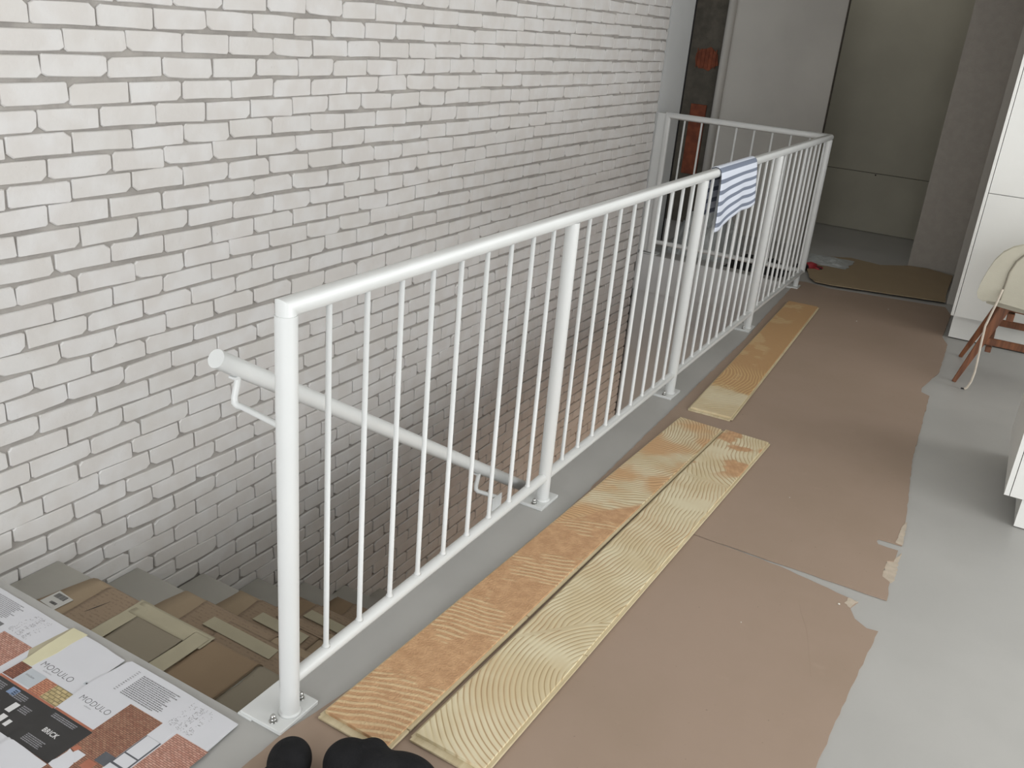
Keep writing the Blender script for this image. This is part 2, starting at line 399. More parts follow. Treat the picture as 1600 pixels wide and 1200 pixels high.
# brick cladding --------------------------------------------------
PH = {-1: .147+0, 0: .347, 1: .440, 2: .363, 3: .438, 4: .331, 5: .432, 6: .353, 7: .419, 8: .332, 9: .432, 10: .332, 11: .408, 12: .320,
      13: .429, 14: .324, 15: .432, 16: .337, 17: .435, 18: .322, 19: .392, 20: .344, 21: .415, 22: .310, 23: .413, 24: .306, 25: .404, 26: .301}
PH[-1] = .812
PY = 0.2004; PZ = 0.0679; Z0 = 1.456
def brick_geo(rnd, L, H, D=0.009):
    """irregular worn slip: 10-gon face, bevel ring, side ring (48 triangles)"""
    c = [rnd.choice((0.003, 0.004, 0.005, 0.008)) if rnd.random() < 0.8 else rnd.choice((0.013, 0.019)) for _ in range(4)]
    w, h = L/2, H/2; P = []
    jy = lambda: rnd.uniform(-0.0015, 0.0015); jx = lambda: rnd.uniform(-0.003, 0.003)
    t = rnd.uniform(-0.002, 0.002)
    P += [(-w+c[0], -h+jy()+t), (jx()*6, -h+jy()), (w-c[1], -h+jy()-t), (w+jx(), -h+c[1]*0.7), (w+jx(), h-c[2]*0.7),
          (w-c[2], h+jy()-t), (jx()*6, h+jy()), (-w+c[3], h+jy()+t), (-w+jx(), h-c[3]*0.7), (-w+jx(), -h+c[0]*0.7)]
    ins = rnd.uniform(0.0014, 0.0028)
    V = []; tilt = rnd.uniform(-0.012, 0.012); til2 = rnd.uniform(-0.0012, 0.0012)
    for y, z in P: V.append((0.0, y, z))
    for y, z in P: V.append((D*0.62+tilt*z+til2*y, y, z))
    for y, z in P:
        l = math.hypot(y, z); V.append((D+tilt*z+til2*y, y-ins*(1 if y > 0 else -1)*min(1, abs(y)/0.02), z-ins*(1 if z > 0 else -1)))
    F = []
    for k in (0, 10):
        for i in range(10): F.append((k+i, k+(i+1) % 10, k+10+(i+1) % 10, k+10+i))
    F.append(tuple(range(20, 30)))
    return V, F
rows = range(-17, 61)
cells = []
brnd = random.Random(3)
def tread_z(y):
    if y < -0.065: return 0.0
    k = max(1, int(math.floor((y-0.24)/0.288))+2)
    return -0.18*min(k, 15)
for n in rows:
    ph = PH.get(n, (.330 if n % 2 == 0 else .428) if n < 0 else (.300 if n % 2 == 0 else .400)+brnd.uniform(-.012, .012))
    base = ph % PY; zc = Z0-PZ*n
    j0 = base
    ys = [base+PY*k for k in range(-22, 30)]
    ys = [y+brnd.uniform(-0.005, 0.005) for y in ys]
    for a, b2 in zip(ys, ys[1:]):
        if b2 < -3.9 or a > 5.04: continue
        b3 = min(b2, 5.052)
        if b3-a < 0.03: continue
        cy = (a+b3)/2
        zz = zc+0.0035*math.sin(cy*2.1+n*0.9)+0.002*math.sin(cy*7+n*2.3)
        if zz+0.03 < tread_z(b3): continue
        if cy < -0.1 and zz < 0.02: continue
        cells.append((cy, zz, b3-a-brnd.uniform(0.003, 0.008), PZ-brnd.uniform(0.0065, 0.0105)))
FPX = 36.0
def px(p):
    q = [sum(_R[i][k]*(p[k]-(1.16905, -1.25798, 1.55625)[k]) for k in range(3)) for i in range(3)]
    if q[2] <= 0: return None
    f = cam_d.lens/36*1600
    return 800+f*q[0]/q[2], 600+f*q[1]/q[2]
def parea(c):
    cy, cz, L, H = c
    P = [px((WX, cy+s*L/2, cz+t*H/2)) for s, t in ((-1, -1), (1, -1), (1, 1), (-1, 1))]
    if any(p is None for p in P): return 0
    mx = sum(p[0] for p in P)/4; my = sum(p[1] for p in P)/4
    if not (-20 < mx < 1100 and -12 < my < 940): return 0
    return abs(sum(P[i][0]*P[(i+1) % 4][1]-P[(i+1) % 4][0]*P[i][1] for i in range(4)))/2
cells.sort(key=parea, reverse=True)
VAR = []
for i in range(14):
    V, F = brick_geo(random.Random(100+i), 0.1925, 0.0572)
    me = bpy.data.meshes.new('brick'); me.from_pydata(V, [], F); me.update(); me.materials.append(M['brickpaint']); VAR.append(me)
for i, c in enumerate(cells[:300]):
    o = bpy.data.objects.new('brick', VAR[brnd.randrange(14)]); COL.objects.link(o); o.parent = wall_left
    o.location = (-1.2098, c[0], c[1]); o.scale = (1, c[2]/0.1925, c[3]/0.0572)
    o.rotation_euler = (brnd.uniform(-0.008, 0.008), 0, 0)
V = []; F = []
for c in cells[300:]:
    v, f = brick_geo(brnd, c[2], c[3]); n0 = len(V)
    V += [(-1.2098+p[0], c[0]+p[1], c[1]+p[2]) for p in v]; F += [tuple(n0+q for q in ff) for ff in f]
bf = me_obj('brick_courses', V, F, M['brickpaint'], wall_left); bf['kind'] = 'stuff'

# stairwell end wall and lower storey ------------------------------
struct(box('wall_stairwell_end', -1.45, SX, 5.062, 5.2, -2.75, -0.281, M['plaster_white']), 'grey wall closing the far end of the stairwell')
struct(box('trim_2', -1.2, SX, 5.05, 5.061, -0.28, -0.002, M['plaster_white']), 'plastered slab edge at the far end of the stairwell')
struct(grid_slab('floor_lower', [-1.45, 4.2], [-0.5, 8.0], -2.9, -2.75, [], M['lowfloor']), 'warm wooden floor of the storey below')
struct(box('wall_lower_right', 4.0, 4.2, -0.5, 8.0, -2.75, -0.282, M['plaster_white']))
struct(box('wall_lower_front', -1.2, 4.0, -0.5, -0.35, -2.75, -0.282, M['plaster_white']))
struct(box('wall_lower_back', SX, 4.0, 7.8, 8.0, -2.75, -0.282, M['plaster_white']))
struct(box('ceiling_lower', -0.06, 4.0, -0.35, 7.8, -0.30, -0.283, M['ceil']))

struct(box('wall_stair_light_block', SX+0.002, SX+0.12, -0.34, 2.7, -2.75, -0.31, M['plaster_white']), 'unseen wall added under the slab to shade the near steps')  # unseen partition added to keep the lower fill off the near steps

# stairs -----------------------------------------------------------
st = empty('staircase', (-0.65, 0.1, -2.75)); tag(st, 'grey concrete stairs descending along the brick wall, cardboard laid on the treads', 'stairs')
for k in range(1, 16):
    y1 = 0.24+0.288*(k-1); y0 = -0.063 if k == 1 else y1-0.288
    o = box('step', -1.1985, -0.104, y0, y1+0.0, -0.18*k-0.16, -0.18*k, M['slab'], None, 0.003)
    o.parent = st; o.matrix_parent_inverse = Matrix.Translation(-Vector(st.location))

# far end of the landing --------------------------------------------
wb = struct(box('wall_back', WX, -0.31, 6.40, 6.44, 0, 2.62, M['plaster_grey']), 'smooth grey plastered wall behind the railing')
bm = bmesh.new(); tube(bm, [(WX+0.004, 6.402, 0.0), (WX+0.004, 6.402, 2.6)], 0.035, 14); struct(bm_obj('trim_3', bm, M['plaster_grey']), 'rounded plaster edge of the grey wall')
rw = struct(box('wall_raw', -2.6, WX-0.002, 6.47, 6.6, 0, 2.62, M['raw']), 'bare concrete strip with broken orange clay blocks')
# clay blocks showing through
def blob_prism(name, cx, cz, w, h, y, mat, parent, seed):
    rnd = random.Random(seed); n = 14; P = []
    for i in range(n):
        a = 2*PI*i/n; P.append((cx+w/2*math.cos(a)*rnd.uniform(0.75, 1.05), cz+h/2*math.sin(a)*rnd.uniform(0.75, 1.05)))
    V = [(p[0], y, p[1]) for p in P]+[(p[0], y+0.03, p[1]) for p in P]
    F = [tuple(range(n))[::-1], tuple(range(n, 2*n))]+[(i, (i+1) % n, n+(i+1) % n, n+i) for i in range(n)]
    return me_obj(name, V, F, mat, parent)
blob_prism('clay_block', -1.36, 1.36, 0.22, 0.20, 6.462, M['hollow'], rw, 3)
for i in range(6): box('block_rib', -1.45+i*0.032, -1.445+i*0.032, 6.456, 6.463, 1.29, 1.44, M['hollow'], rw)
box('clay_block', -1.44, -1.30, 6.462, 6.469, 0.42, 1.00, M['hollow'], rw, 0.004)
struct(box('wall_back_right', 0.545, 0.925, 6.39, 6.55, 0, 2.62, M['stucco']), 'rough grey stucco wall right of the far doorway')
struct(box('wall_return', 0.925, 3.2, 5.40, 6.55, 0, 2.62, M['plaster_grey']), 'wall edge beside the tall white cabinet')
struct(box('trim_4', -0.312, -0.306, 6.392, 6.442, 0, 2.62, M['raw']), 'rough unfinished edge of the doorway')
# corridor behind the doorway
struct(box('wall_corridor', -1.2, 0.9, 7.60, 7.75, 0.0, 2.62, M['board']), 'dim wall closing the corridor')
hall = box('wall_corridor_panel', -1.2, 0.585, 7.57, 7.602, 0.004, 0.525, M['board']); struct(hall, 'lower plasterboard panel with a screw hole')
box('panel_joint', -1.2, 0.585, 7.568, 7.5699, 0.522, 0.5262, M['gap'], hall)
bm = bmesh.new(); tube(bm, [(0, 7.569, 0.51), (0, 7.575, 0.51)], 0.007, 10); bm_obj('screw_hole', bm, M['black'], hall)
struct(box('wall_corridor_right', 0.59, 0.9, 6.56, 7.75, 0, 2.62, M['board']))
struct(box('wall_corridor_left', -2.6, -2.4, 5.52, 7.9, 0, 2.62, M['raw']))
struct(box('wall_corridor_end', -2.4, 0.9, 7.76, 7.9, 0, 2.62, M['board']))
struct(box('door_1', -0.31, 0.545, 6.42, 6.54, 2.35, 2.62, M['plaster_grey']), 'lintel over the far doorway')
# the rest of the room (behind and right of the camera), with its window openings
struct(box('wall_right', 4.4, 4.55, -4.0, 7.9, 0, 0.3, M['plaster_white']))
struct(box('wall_right_upper', 4.4, 4.55, -4.0, 7.9, 2.5, 2.62, M['plaster_white']))
struct(box('wall_right_end', 4.4, 4.55, 4.3, 7.9, 0.3, 2.5, M['plaster_white']))
struct(box('wall_front', -1.2, 4.4, -4.15, -4.0, 0, 0.25, M['plaster_white']))
struct(box('wall_front_upper', -1.2, 4.4, -4.15, -4.0, 2.45, 2.62, M['plaster_white']))
struct(box('wall_front_side', -1.2, -0.7, -4.15, -4.0, 0.25, 2.45, M['plaster_white']))

# ------------------------------------------------------------------ main railing
PR = 0.0222
Y = [0.0, 1.264, 2.521, 3.791, 5.07]
rail = empty('stair_railing', (0, 0, 0)); tag(rail, 'white steel guard railing with thin balusters around the stairwell', 'railing')
XF = -1.118
tube_obj('top_rail', [(0, -0.0, 0.10), (0, 0, 1.0), (0, 5.07, 1.0), (XF, 5.07, 1.0), (XF, 5.07, 0.02)], 0.0212, M['steel'], rail, 20)
tube_obj('bottom_rail', [(0, 0.0, 0.10), (0, 5.07, 0.10), (XF, 5.07, 0.10)], 0.0168, M['steel'], rail, 16)
def bolt_geo():
    bm = bmesh.new()
    tube(bm, [(0, 0, 0), (0, 0, 0.0016)], 0.0105, 16)
    tube(bm, [(0, 0, 0.0016), (0, 0, 0.009)], 0.0078, 6)
    tube(bm, [(0, 0, 0.009), (0, 0, 0.012), (0, 0, 0.016), (0, 0, 0.0185), (0, 0, 0.0195)], 0.0066, 12, True, [0.0066, 0.0072, 0.0062, 0.0042, 0.001])
    me = bpy.data.meshes.new('bolt'); bmesh.ops.recalc_face_normals(bm, faces=bm.faces); bm.to_mesh(me); bm.free(); me.materials.append(M['chrome']); return me
BOLT = bolt_geo()
for i, y in enumerate(Y):
    r0 = PR if i else PR+0.0008
    if i < 4: tube_obj('post', [(0, y, 0.008), (0, y, 0.985)], r0, M['steel'], rail, 24)
    else: tube_obj('post', [(0, y, 0.098), (0, y, 0.985)], r0, M['steel'], rail, 24); tube_obj('foot', [(-0.004, 4.985, 0.008), (-0.004, 4.985, 0.1)], 0.017, M['steel'], rail, 14)
    if i < 4:
        w = 0.064 if i == 0 else 0.062
        pl = box('base_plate', -0.094, 0.031, y-w, y+w, 0.0, 0.011, M['steel'], rail, 0.001)
        if i == 0: box('lower_plate', -0.098, -0.056, y-w-0.004, y+w-0.004, 0.0, 0.006, M['steel'], rail, 0.0008)
        bm = bmesh.new(); tube(bm, [(0, y, 0.011), (0, y, 0.014), (0, y, 0.018)], 0.03, 24, True, [0.0275, 0.0255, 0.0225]); bm_obj('weld_collar', bm, M['steel'], rail)
        for s in (-1, 1):
            b = bpy.data.objects.new('bolt', BOLT); COL.objects.link(b); b.parent = pl; b.location = (-0.008, y+s*0.046, 0.011)
    else:
        box('base_plate', -0.085, 0.022, 4.935, 5.035, 0.0, 0.011, M['steel'], rail, 0.001)
def bal_mesh(L, r=0.0068):
    bm = bmesh.new(); tube(bm, [(0, 0, 0), (0, 0, 0.004), (0, 0, 0.008), (0, 0, L)], r, 10, True, [r+0.004, r+0.002, r, r])
    me = bpy.data.meshes.new('baluster'); bmesh.ops.recalc_face_normals(bm, faces=bm.faces); bm.to_mesh(me); bm.free(); me.materials.append(M['steel'])
    me.polygons.foreach_set('use_smooth', [len(p.vertices) == 4 for p in me.polygons]); return me
BAL = bal_mesh(0.866)
def put_bal(x, y):
    b = bpy.data.objects.new('baluster', BAL); COL.objects.link(b); b.parent = rail; b.location = (x, y, 0.115)
for a, b in zip(Y, Y[1:]):
    for k in range(1, 10): put_bal(0, a+(b-a)*k/10)
for k in range(1, 9): put_bal(XF+0.1244*k, 5.07)
box('base_plate', XF-0.05, XF+0.06, 5.064, 5.15, 0.0, 0.010, M['steel'], rail, 0.001)
box('wall_plate', WX+0.001, XF-0.012, 5.061, 5.079, 0.02, 1.012, M['steel'], rail, 0.001)

# ------------------------------------------------------------------ handrail
hr = empty('handrail', (-0.18, 0, 0.85)); tag(hr, 'sloping round white handrail following the stairs downward', 'handrail')
def hput(o): o.parent = hr; o.matrix_parent_inverse = Matrix.Translation(-Vector(hr.location)); return o
hs = -0.634
def hz(y): return 0.851+hs*(y+0.014)
hput(tube_obj('rail_tube', [(-0.18, -0.014, hz(-0.014)), (-0.18, 4.2, hz(4.2))], 0.0208, M['steel'], None, 24))
for by, ex in ((0.045, -0.022), (1.12, -0.104), (2.6, -0.104), (3.9, -0.104)):
    z = hz(by)-0.02
    pts = [(-0.18, by, z), (-0.18, by-0.004, z-0.02), (-0.18, by-0.012, z-0.045), (-0.178, by-0.014, z-0.056), (-0.17, by-0.013, z-0.062), (-0.158, by-0.010, z-0.063)]
    ey = 0.0 if by < 1 else by+0.0
    pts.append((ex, ey, z-0.052 if by < 1 else z-0.066))
    hput(tube_obj('bracket', pts, 0.0074, M['steel'], None, 12))
    hput(box('bracket_flange', -0.19, -0.17, by-0.018, by+0.028, z-0.002, z+0.004, M['steel'], None, 0.001))
    if by < 1: hput(box('post_plate', -0.030, -0.0225, -0.003, 0.036, 0.70, 0.80, M['steel'], None, 0.001))
    else: hput(box('wall_plate', -0.1035, -0.0995, by-0.03, by+0.03, z-0.145, z-0.06, M['steel'], None, 0.001))

# ------------------------------------------------------------------ floor cardboard (large protective sheets)
def sheet(name, pts, z0, z1, mat, label, amp=0.002, seed=1, **kw):
    o = prism(name, rough_line(pts, 0.03, amp, seed), z0, z1, mat); tag(o, label, 'cardboard', **kw); return o
near_sheet = sheet('cardboard_sheet', [(0.03, -0.9), (1.04, -0.9), (1.099, 0.562), (1.114, 0.873), (1.137, 1.205), (1.105, 1.20), (1.067, 1.227), (1.045, 1.275), (1.060, 1.322),
      (0.805, 1.372), (0.62, 1.380), (0.535, 1.381), (0.10, 1.381), (0.088, 0.9), (0.07, 0.2), (0.03, -0.06)], 0.0005, 0.0035, M['card'],
      'large brown cardboard floor sheet nearest the camera, torn at its right corner', seed=2)
o = prism('torn_core', rough_line([(1.045, 1.275), (1.060, 1.322), (1.03, 1.326), (1.025, 1.29)], 0.008, 0.003, 5), 0.0034, 0.0042, M['cardtorn'], near_sheet)
prism('fold_mark', [(0.905, 1.215), (0.925, 1.16), (0.960, 1.08), (1.015, 0.885), (1.0163, 0.885), (0.9625, 1.081), (0.927, 1.161), (0.9063, 1.2155)], 0.0034, 0.0037, M['card'], near_sheet)
far_sheet = sheet('cardboard_sheet', [(0.10, 1.384), (0.535, 1.386), (1.134, 1.387), (1.126, 1.50), (1.10, 1.52), (1.098, 1.63), (1.118, 1.64), (1.120, 1.722), (1.056, 1.723), (1.048, 1.74), (1.050, 1.762),
      (1.127, 1.765), (1.110, 2.0), (1.064, 2.532), (1.037, 3.39), (0.995, 3.42), (0.99, 3.50), (1.038, 3.81), (1.027, 4.375), (0.985, 4.52), (0.98, 5.10), (0.93, 5.28), (0.2, 5.14), (0.02, 5.19), (-0.03, 5.16),
      (0.016, 4.205), (0.05, 3.6), (0.072, 2.6), (0.088, 1.9)], 0.0010, 0.0045, M['card'],
      'long brown cardboard floor sheet running beside the railing to the doorway', seed=4)
prism('torn_core', rough_line([(1.128, 1.50), (1.10, 1.52), (1.098, 1.63), (1.118, 1.66), (1.132, 1.72), (1.136, 1.52)], 0.01, 0.003, 5), 0.0006, 0.0014, M['cardtorn'], far_sheet)
prism('torn_core', rough_line([(1.128, 1.768), (1.105, 1.772), (1.108, 1.9), (1.118, 1.96), (1.122, 1.9)], 0.01, 0.002, 6), 0.0044, 0.0052, M['cardtorn'], far_sheet)
back_sheet = sheet('cardboard_sheet', [(0.02, 5.30), (0.08, 5.205), (0.2, 5.200), (0.918, 5.375), (0.90, 5.6), (0.886, 6.27), (0.695, 6.36), (0.553, 6.33), (0.374, 6.16), (0.142, 6.22), (-0.03, 6.10), (-0.10, 5.7)],
      0.013, 0.018, M['cardfar'], 'stiff brown cardboard sheet raised slightly off the floor before the far doorway', seed=6)
o = prism('support_batten', [(0.15, 5.4), (0.75, 5.5), (0.75, 6.0), (0.15, 6.0)], 0.0, 0.0128, M['cardfar'], back_sheet)

# ------------------------------------------------------------------ planks with adhesive
def plank(corners, mat, label, z=0.0045, tongue='both', th=0.0145, cuts=()):
    (ax, ay), (bx_, by), (cx, cy) = corners   # near-left, near-right, far-left
    root = empty('floor_plank', (ax, ay, z)); tag(root, label, 'plank')
    ang = math.atan2(-(cx-ax), cy-ay); root.rotation_euler = (0, 0, ang)
    L = math.hypot(cx-ax, cy-ay); Wd = 0.193
    bm = bmesh.new(); bx(bm, 0.009, Wd, 0.008, L, 0.0, th, 0.0008); bm_obj('board', bm, mat, root)
    # tongue: a thin lip along the far long side, cut across now and then
    y0 = 0.0
    for yc in list(cuts)+[L]:
        bm = bmesh.new(); bx(bm, Wd-0.002, Wd+0.009, y0+0.0015, yc-0.0015, 0.003, 0.0095, 0.0006); bm_obj('tongue', bm, M['woodcore'], root); y0 = yc
    bm = bmesh.new(); bx(bm, 0.0, 0.011, 0.0, L, 0.0005, 0.005, 0.0005); bm_obj('groove_lip', bm, M['woodcore'], root)
    bm = bmesh.new(); bx(bm, 0.004, Wd, -0.011, 0.010, 0.0005, 0.006, 0.0006); bm_obj('end_lip', bm, M['woodcore'], root)
    return root
plank(((0.062, 0.034), None or (0.25, 0.02), (0.137, 2.266)), plank_mat('combed_adhesive_smeared', 1.0, 'A'),
      'upturned wooden floor plank nearest the railing, smeared with tan adhesive', cuts=(0.08, 0.62, 0.92, 1.3, 1.9))
plank(((0.277, 0.098), None or (0.47, 0.09), (0.338, 2.270)), plank_mat('combed_adhesive_lines', 2.0, 'B'),
      'upturned floor plank with pale combed adhesive curves, farther from the railing', cuts=(0.5, 1.4))
plank(((0.134, 2.398), None or (0.335, 2.392), (0.050, 4.535)), plank_mat('combed_adhesive_patches', 3.0, 'C'),
      'tan upturned floor plank lying alone farther along the railing', cuts=(0.7, 1.6))

# ------------------------------------------------------------------ tall cabinet
cab = empty('tall_cabinet', (1.0, 4.5, 0)); tag(cab, 'tall white handleless kitchen cabinet against the far wall', 'cabinet')
def cput(o, r=cab): o.parent = r; o.matrix_parent_inverse = Matrix.Translation(-Vector(r.location)); return o
cput(box('carcass', 1.016, 2.8, 4.522, 5.12, 0.15, 2.3, M['cabinet']))
cput(box('side_panel', 0.996, 1.0125, 4.50, 5.12, 0.15, 2.3, M['cabinet'], None, 0.0006))
for dx in (1.0155, 1.6185, 2.2215):
    cput(box('door', dx, dx+0.600, 4.500, 4.520, 0.15, 0.867, M['cabinet'], None, 0.0006))
    cput(box('door', dx, dx+0.600, 4.500, 4.520, 0.871, 2.3, M['cabinet'], None, 0.0006))
cput(box('plinth', 1.012, 2.8, 4.56, 4.58, 0.006, 0.148, M['cabinet']))
cput(box('plinth_seal', 1.012, 2.8, 4.561, 4.60, 0.0, 0.006, M['gap']))
# ------------------------------------------------------------------ kitchen island
isl = empty('kitchen_island', (1.4, 2.18, 0)); tag(isl, 'white kitchen island corner at the right edge of the room', 'kitchen island')
def iput(o): return cput(o, isl)
iput(box('carcass', 1.412, 3.2, 2.20, 2.895, 0.115, 0.88, M['cabinet']))
iput(box('side_panel', 1.394, 1.411, 2.176, 2.90, 0.115, 0.88, M['cabinet'], None, 0.0006))
for k in range(3): iput(box('door', 1.4135+k*0.6, 2.010+k*0.6, 2.176, 2.198, 0.115, 0.86, M['cabinet'], None, 0.0006))
iput(box('plinth', 1.455, 3.15, 2.183, 2.88, 0.004, 0.115, M['cabinet']))
iput(box('plinth_seal', 1.456, 3.15, 2.186, 2.87, 0.0, 0.004, M['gap']))
iput(box('worktop', 1.388, 3.22, 2.16, 2.91, 0.88, 0.91, M['cabinet'], None, 0.002))

# ------------------------------------------------------------------ chair
ch = empty('armchair', (1.45, 3.95, 0)); tag(ch, 'cream upholstered tub chair on splayed brown wooden legs', 'chair')
def chput(o): return cput(o, ch)
def taper(name, a, b, wa, wb, ta, tb):
    """square tapering bar from a (foot) to b (top)"""
    a = Vector(a); b = Vector(b); d = (b-a).normalized(); s = Vector((0, 1, 0)); s = (s-d*s.dot(d)).normalized(); f = d.cross(s)
    V = []
    for p, w, t in ((a, wa, ta), (b, wb, tb)):
        for i, j in ((-1, -1), (1, -1), (1, 1), (-1, 1)): V.append(p+f*(i*w/2)+s*(j*t/2))
    bm = bmesh.new(); vs = [bm.verts.new(v) for v in V]
    for q in ((0, 1, 2, 3), (4, 5, 6, 7), (0, 1, 5, 4), (1, 2, 6, 5), (2, 3, 7, 6), (3, 0, 4, 7)): bm.faces.new([vs[k] for k in q])
    bmesh.ops.bevel(bm, geom=bm.edges[:], offset=0.003, segments=1, affect='EDGES')
    return chput(bm_obj(name, bm, M['walnut']))
taper('leg', (1.118, 3.727, 0.0), (1.262, 3.745, 0.47), 0.020, 0.052, 0.020, 0.03)
taper('leg', (1.110, 4.208, 0.0), (1.268, 4.150, 0.47), 0.020, 0.050, 0.020, 0.03)
taper('leg', (1.86, 3.73, 0.0), (1.70, 3.745, 0.42), 0.020, 0.050, 0.020, 0.03)
taper('leg', (1.86, 4.20, 0.0), (1.70, 4.150, 0.42), 0.020, 0.050, 0.020, 0.03)
taper('seat_rail', (1.245, 3.745, 0.442), (1.73, 3.745, 0.415), 0.052, 0.052, 0.024, 0.024)
taper('seat_rail', (1.245, 4.150, 0.442), (1.73, 4.150, 0.415), 0.052, 0.052, 0.024, 0.024)
taper('stretcher', (1.200, 3.737, 0.245), (1.79, 3.737, 0.245), 0.036, 0.036, 0.02, 0.02)
taper('stretcher', (1.200, 4.170, 0.245), (1.79, 4.170, 0.245), 0.036, 0.036, 0.02, 0.02)
o = chput(box('cross_rail', 1.268, 1.300, 3.75, 4.145, 0.36, 0.40, M['walnut'], None, 0.002))
o = chput(box('cross_rail', 1.215, 1.243, 3.745, 4.165, 0.185, 0.215, M['walnut'], None, 0.002))
# upholstered tub: two arm panels, seat cushion and back
def side_slab(name, ps, y0, y1, mat, bev, seg=4):
    n = len(ps); V = [(x, y0, z) for x, z in ps]+[(x, y1, z) for x, z in ps]
    F = [tuple(range(n)), tuple(range(n, 2*n))[::-1]]+[(i, (i+1) % n, n+(i+1) % n, n+i) for i in range(n)]
    o = me_obj(name, V, F, mat, None, True); md = o.modifiers.new('b', 'BEVEL'); md.width = bev; md.segments = seg
    md.limit_method = 'ANGLE'; md.angle_limit = math.radians(50)
    return chput(o)
ARM = [(1.122, 0.492), (1.129, 0.474), (1.146, 0.466), (1.166, 0.474), (1.215, 0.474), (1.32, 0.464), (1.5, 0.45), (1.76, 0.43), (1.80, 0.62), (1.83, 0.80), (1.70, 0.79), (1.55, 0.765),
       (1.40, 0.755), (1.32, 0.752), (1.25, 0.738), (1.215, 0.722), (1.183, 0.695), (1.158, 0.652), (1.141, 0.60), (1.127, 0.54)]
side_slab('arm_rest', ARM, 3.675, 3.725, M['cream'], 0.014)
side_slab('arm_rest', [(x+0.11, z-0.05 if z > 0.5 else z) for x, z in ARM], 4.17, 4.22, M['cream'], 0.014)
side_slab('seat_cushion', [(1.17, 0.445), (1.16, 0.47), (1.18, 0.50), (1.35, 0.505), (1.70, 0.48), (1.72, 0.415), (1.3, 0.432)], 3.728, 4.168, M['cream'], 0.012)
side_slab('backrest', [(1.705, 0.48), (1.78, 0.82), (1.82, 0.84), (1.85, 0.81), (1.79, 0.43), (1.73, 0.42)], 3.728, 4.168, M['cream'], 0.012)
chput(tube_obj('seam', [(1.216, 3.672, 0.475), (1.217, 3.672, 0.54), (1.220, 3.672, 0.615), (1.236, 3.672, 0.672), (1.262, 3.672, 0.71), (1.33, 3.672, 0.73), (1.5, 3.672, 0.715), (1.7, 3.672, 0.74)], 0.0042, M['seam'], None, 8))
cd = tube_obj('hanging_cord', [(1.214, 3.668, 0.53), (1.205, 3.655, 0.46), (1.186, 3.645, 0.34), (1.190, 3.642, 0.26), (1.196, 3.638, 0.17), (1.200, 3.636, 0.10), (1.196, 3.634, 0.05), (1.186, 3.632, 0.015), (1.176, 3.632, 0.005)], 0.0055, M['cord'], None, 10)
chput(cd)
tube_obj('cord_tip', [(1.178, 3.632, 0.006), (1.160, 3.634, 0.004)], 0.004, M['ink'], None, 8); tip = bpy.data.objects['cord_tip']; tip.parent = cd

# ------------------------------------------------------------------ towel on the rail
def towel():
    nu, nv = 40, 60; V = []; F = []; UV = []
    R0 = 0.0235
    for j in range(nv+1):
        t = j/nv
        for i in range(nu+1):
            s = i/nu                     # 0 = near (left), 1 = far (right)
            y = 2.672+0.56*s
            front = 0.250-0.055*s+0.012*math.sin(s*9); back = 0.20
            top = PI*R0; tot = front+top+back; d = t*tot
            if d < front:
                h = front-d; x = R0+0.003+0.006*math.sin(s*13+1.2)*min(1, h/0.12)+0.010*h/0.25; z = 1.0-h
                y += -0.02*(h/0.25)*(1-s)+0.045*(h/0.25)*s+0.004*math.sin(h*40)
                # drag lines: cloth hangs slightly lower at the near end
            elif d < front+top:
                a = (d-front)/R0; x = R0*math.cos(a)*1.06; z = 1.0+R0*math.sin(a)*1.08
            else:
                h = d-front-top; x = -R0-0.004-0.008*math.sin(s*8+.5)*min(1, h/0.1)-0.02*h; z = 1.0-h
                y += -0.055*(h/0.2)
            V.append((x, y, z)); UV.append((s, (front-d)/front*0.265 if d < front else front-d))
    for j in range(nv):
        for i in range(nu): k = j*(nu+1)+i; F.append((k, k+1, k+nu+2, k+nu+1))
    o = me_obj('towel', V, F, M['towel'], None, True)
    ul = o.data.uv_layers.new(name='UVMap')
    for p in o.data.polygons:
        for li in p.loop_indices:
            ul.data[li].uv = UV[o.data.loops[li].vertex_index]
    md = o.modifiers.new('t', 'SOLIDIFY'); md.thickness = 0.0025; md.offset = 1
    return o
tag(towel(), 'white and slate blue striped towel draped over the top rail', 'towel')

# ------------------------------------------------------------------ things lying past the far railing
def crumple(name, cx, cy, z0, sx, sy, h, mat, seed, label, cat, n=26, sharp=0.5):
    from mathutils import noise as mn
    V = []; F = []
    for j in range(n+1):
        for i in range(n+1):
            u = -1+2*i/n; v = -1+2*j/n; r = max(abs(u), abs(v))
            e = max(0.0, 1-(u*u+v*v)**1.4*0.9)
            p = Vector((u*2.1+seed, v*2.1, seed*0.3))
            k = mn.noise(p)*0.5+abs(mn.noise(p*2.3))*sharp
            x = cx+sx*u*(1+0.12*mn.noise(p*1.3+Vector((9, 0, 0)))); y = cy+sy*v*(1+0.12*mn.noise(p*1.3+Vector((0, 9, 0))))
            V.append((x, y, z0+h*e*(0.62+k)+0.002))
    for j in range(n):
        for i in range(n): k = j*(n+1)+i; F.append((k, k+1, k+n+2, k+n+1))
    base = len(V)
    rim = [i for i in range(n+1)]+[(j+1)*(n+1)-1 for j in range(1, n+1)]+[n*(n+1)+i for i in range(n-1, -1, -1)]+[j*(n+1) for j in range(n-1, 0, -1)]
    for r in rim: V.append((V[r][0], V[r][1], z0+0.0005))
    m = len(rim)
    for i in range(m): F.append((rim[i], base+i, base+(i+1) % m, rim[(i+1) % m]))
    F.append(tuple(base+i for i in range(m)))
    o = me_obj(name, V, F, mat); tag(o, label, cat); return o
crumple('plastic_sheet', -0.86, 5.62, 0.0, 0.27, 0.38, 0.34, M['plastic'], 3.3, 'heaped greyish white plastic sheeting behind the far railing', 'plastic sheeting')
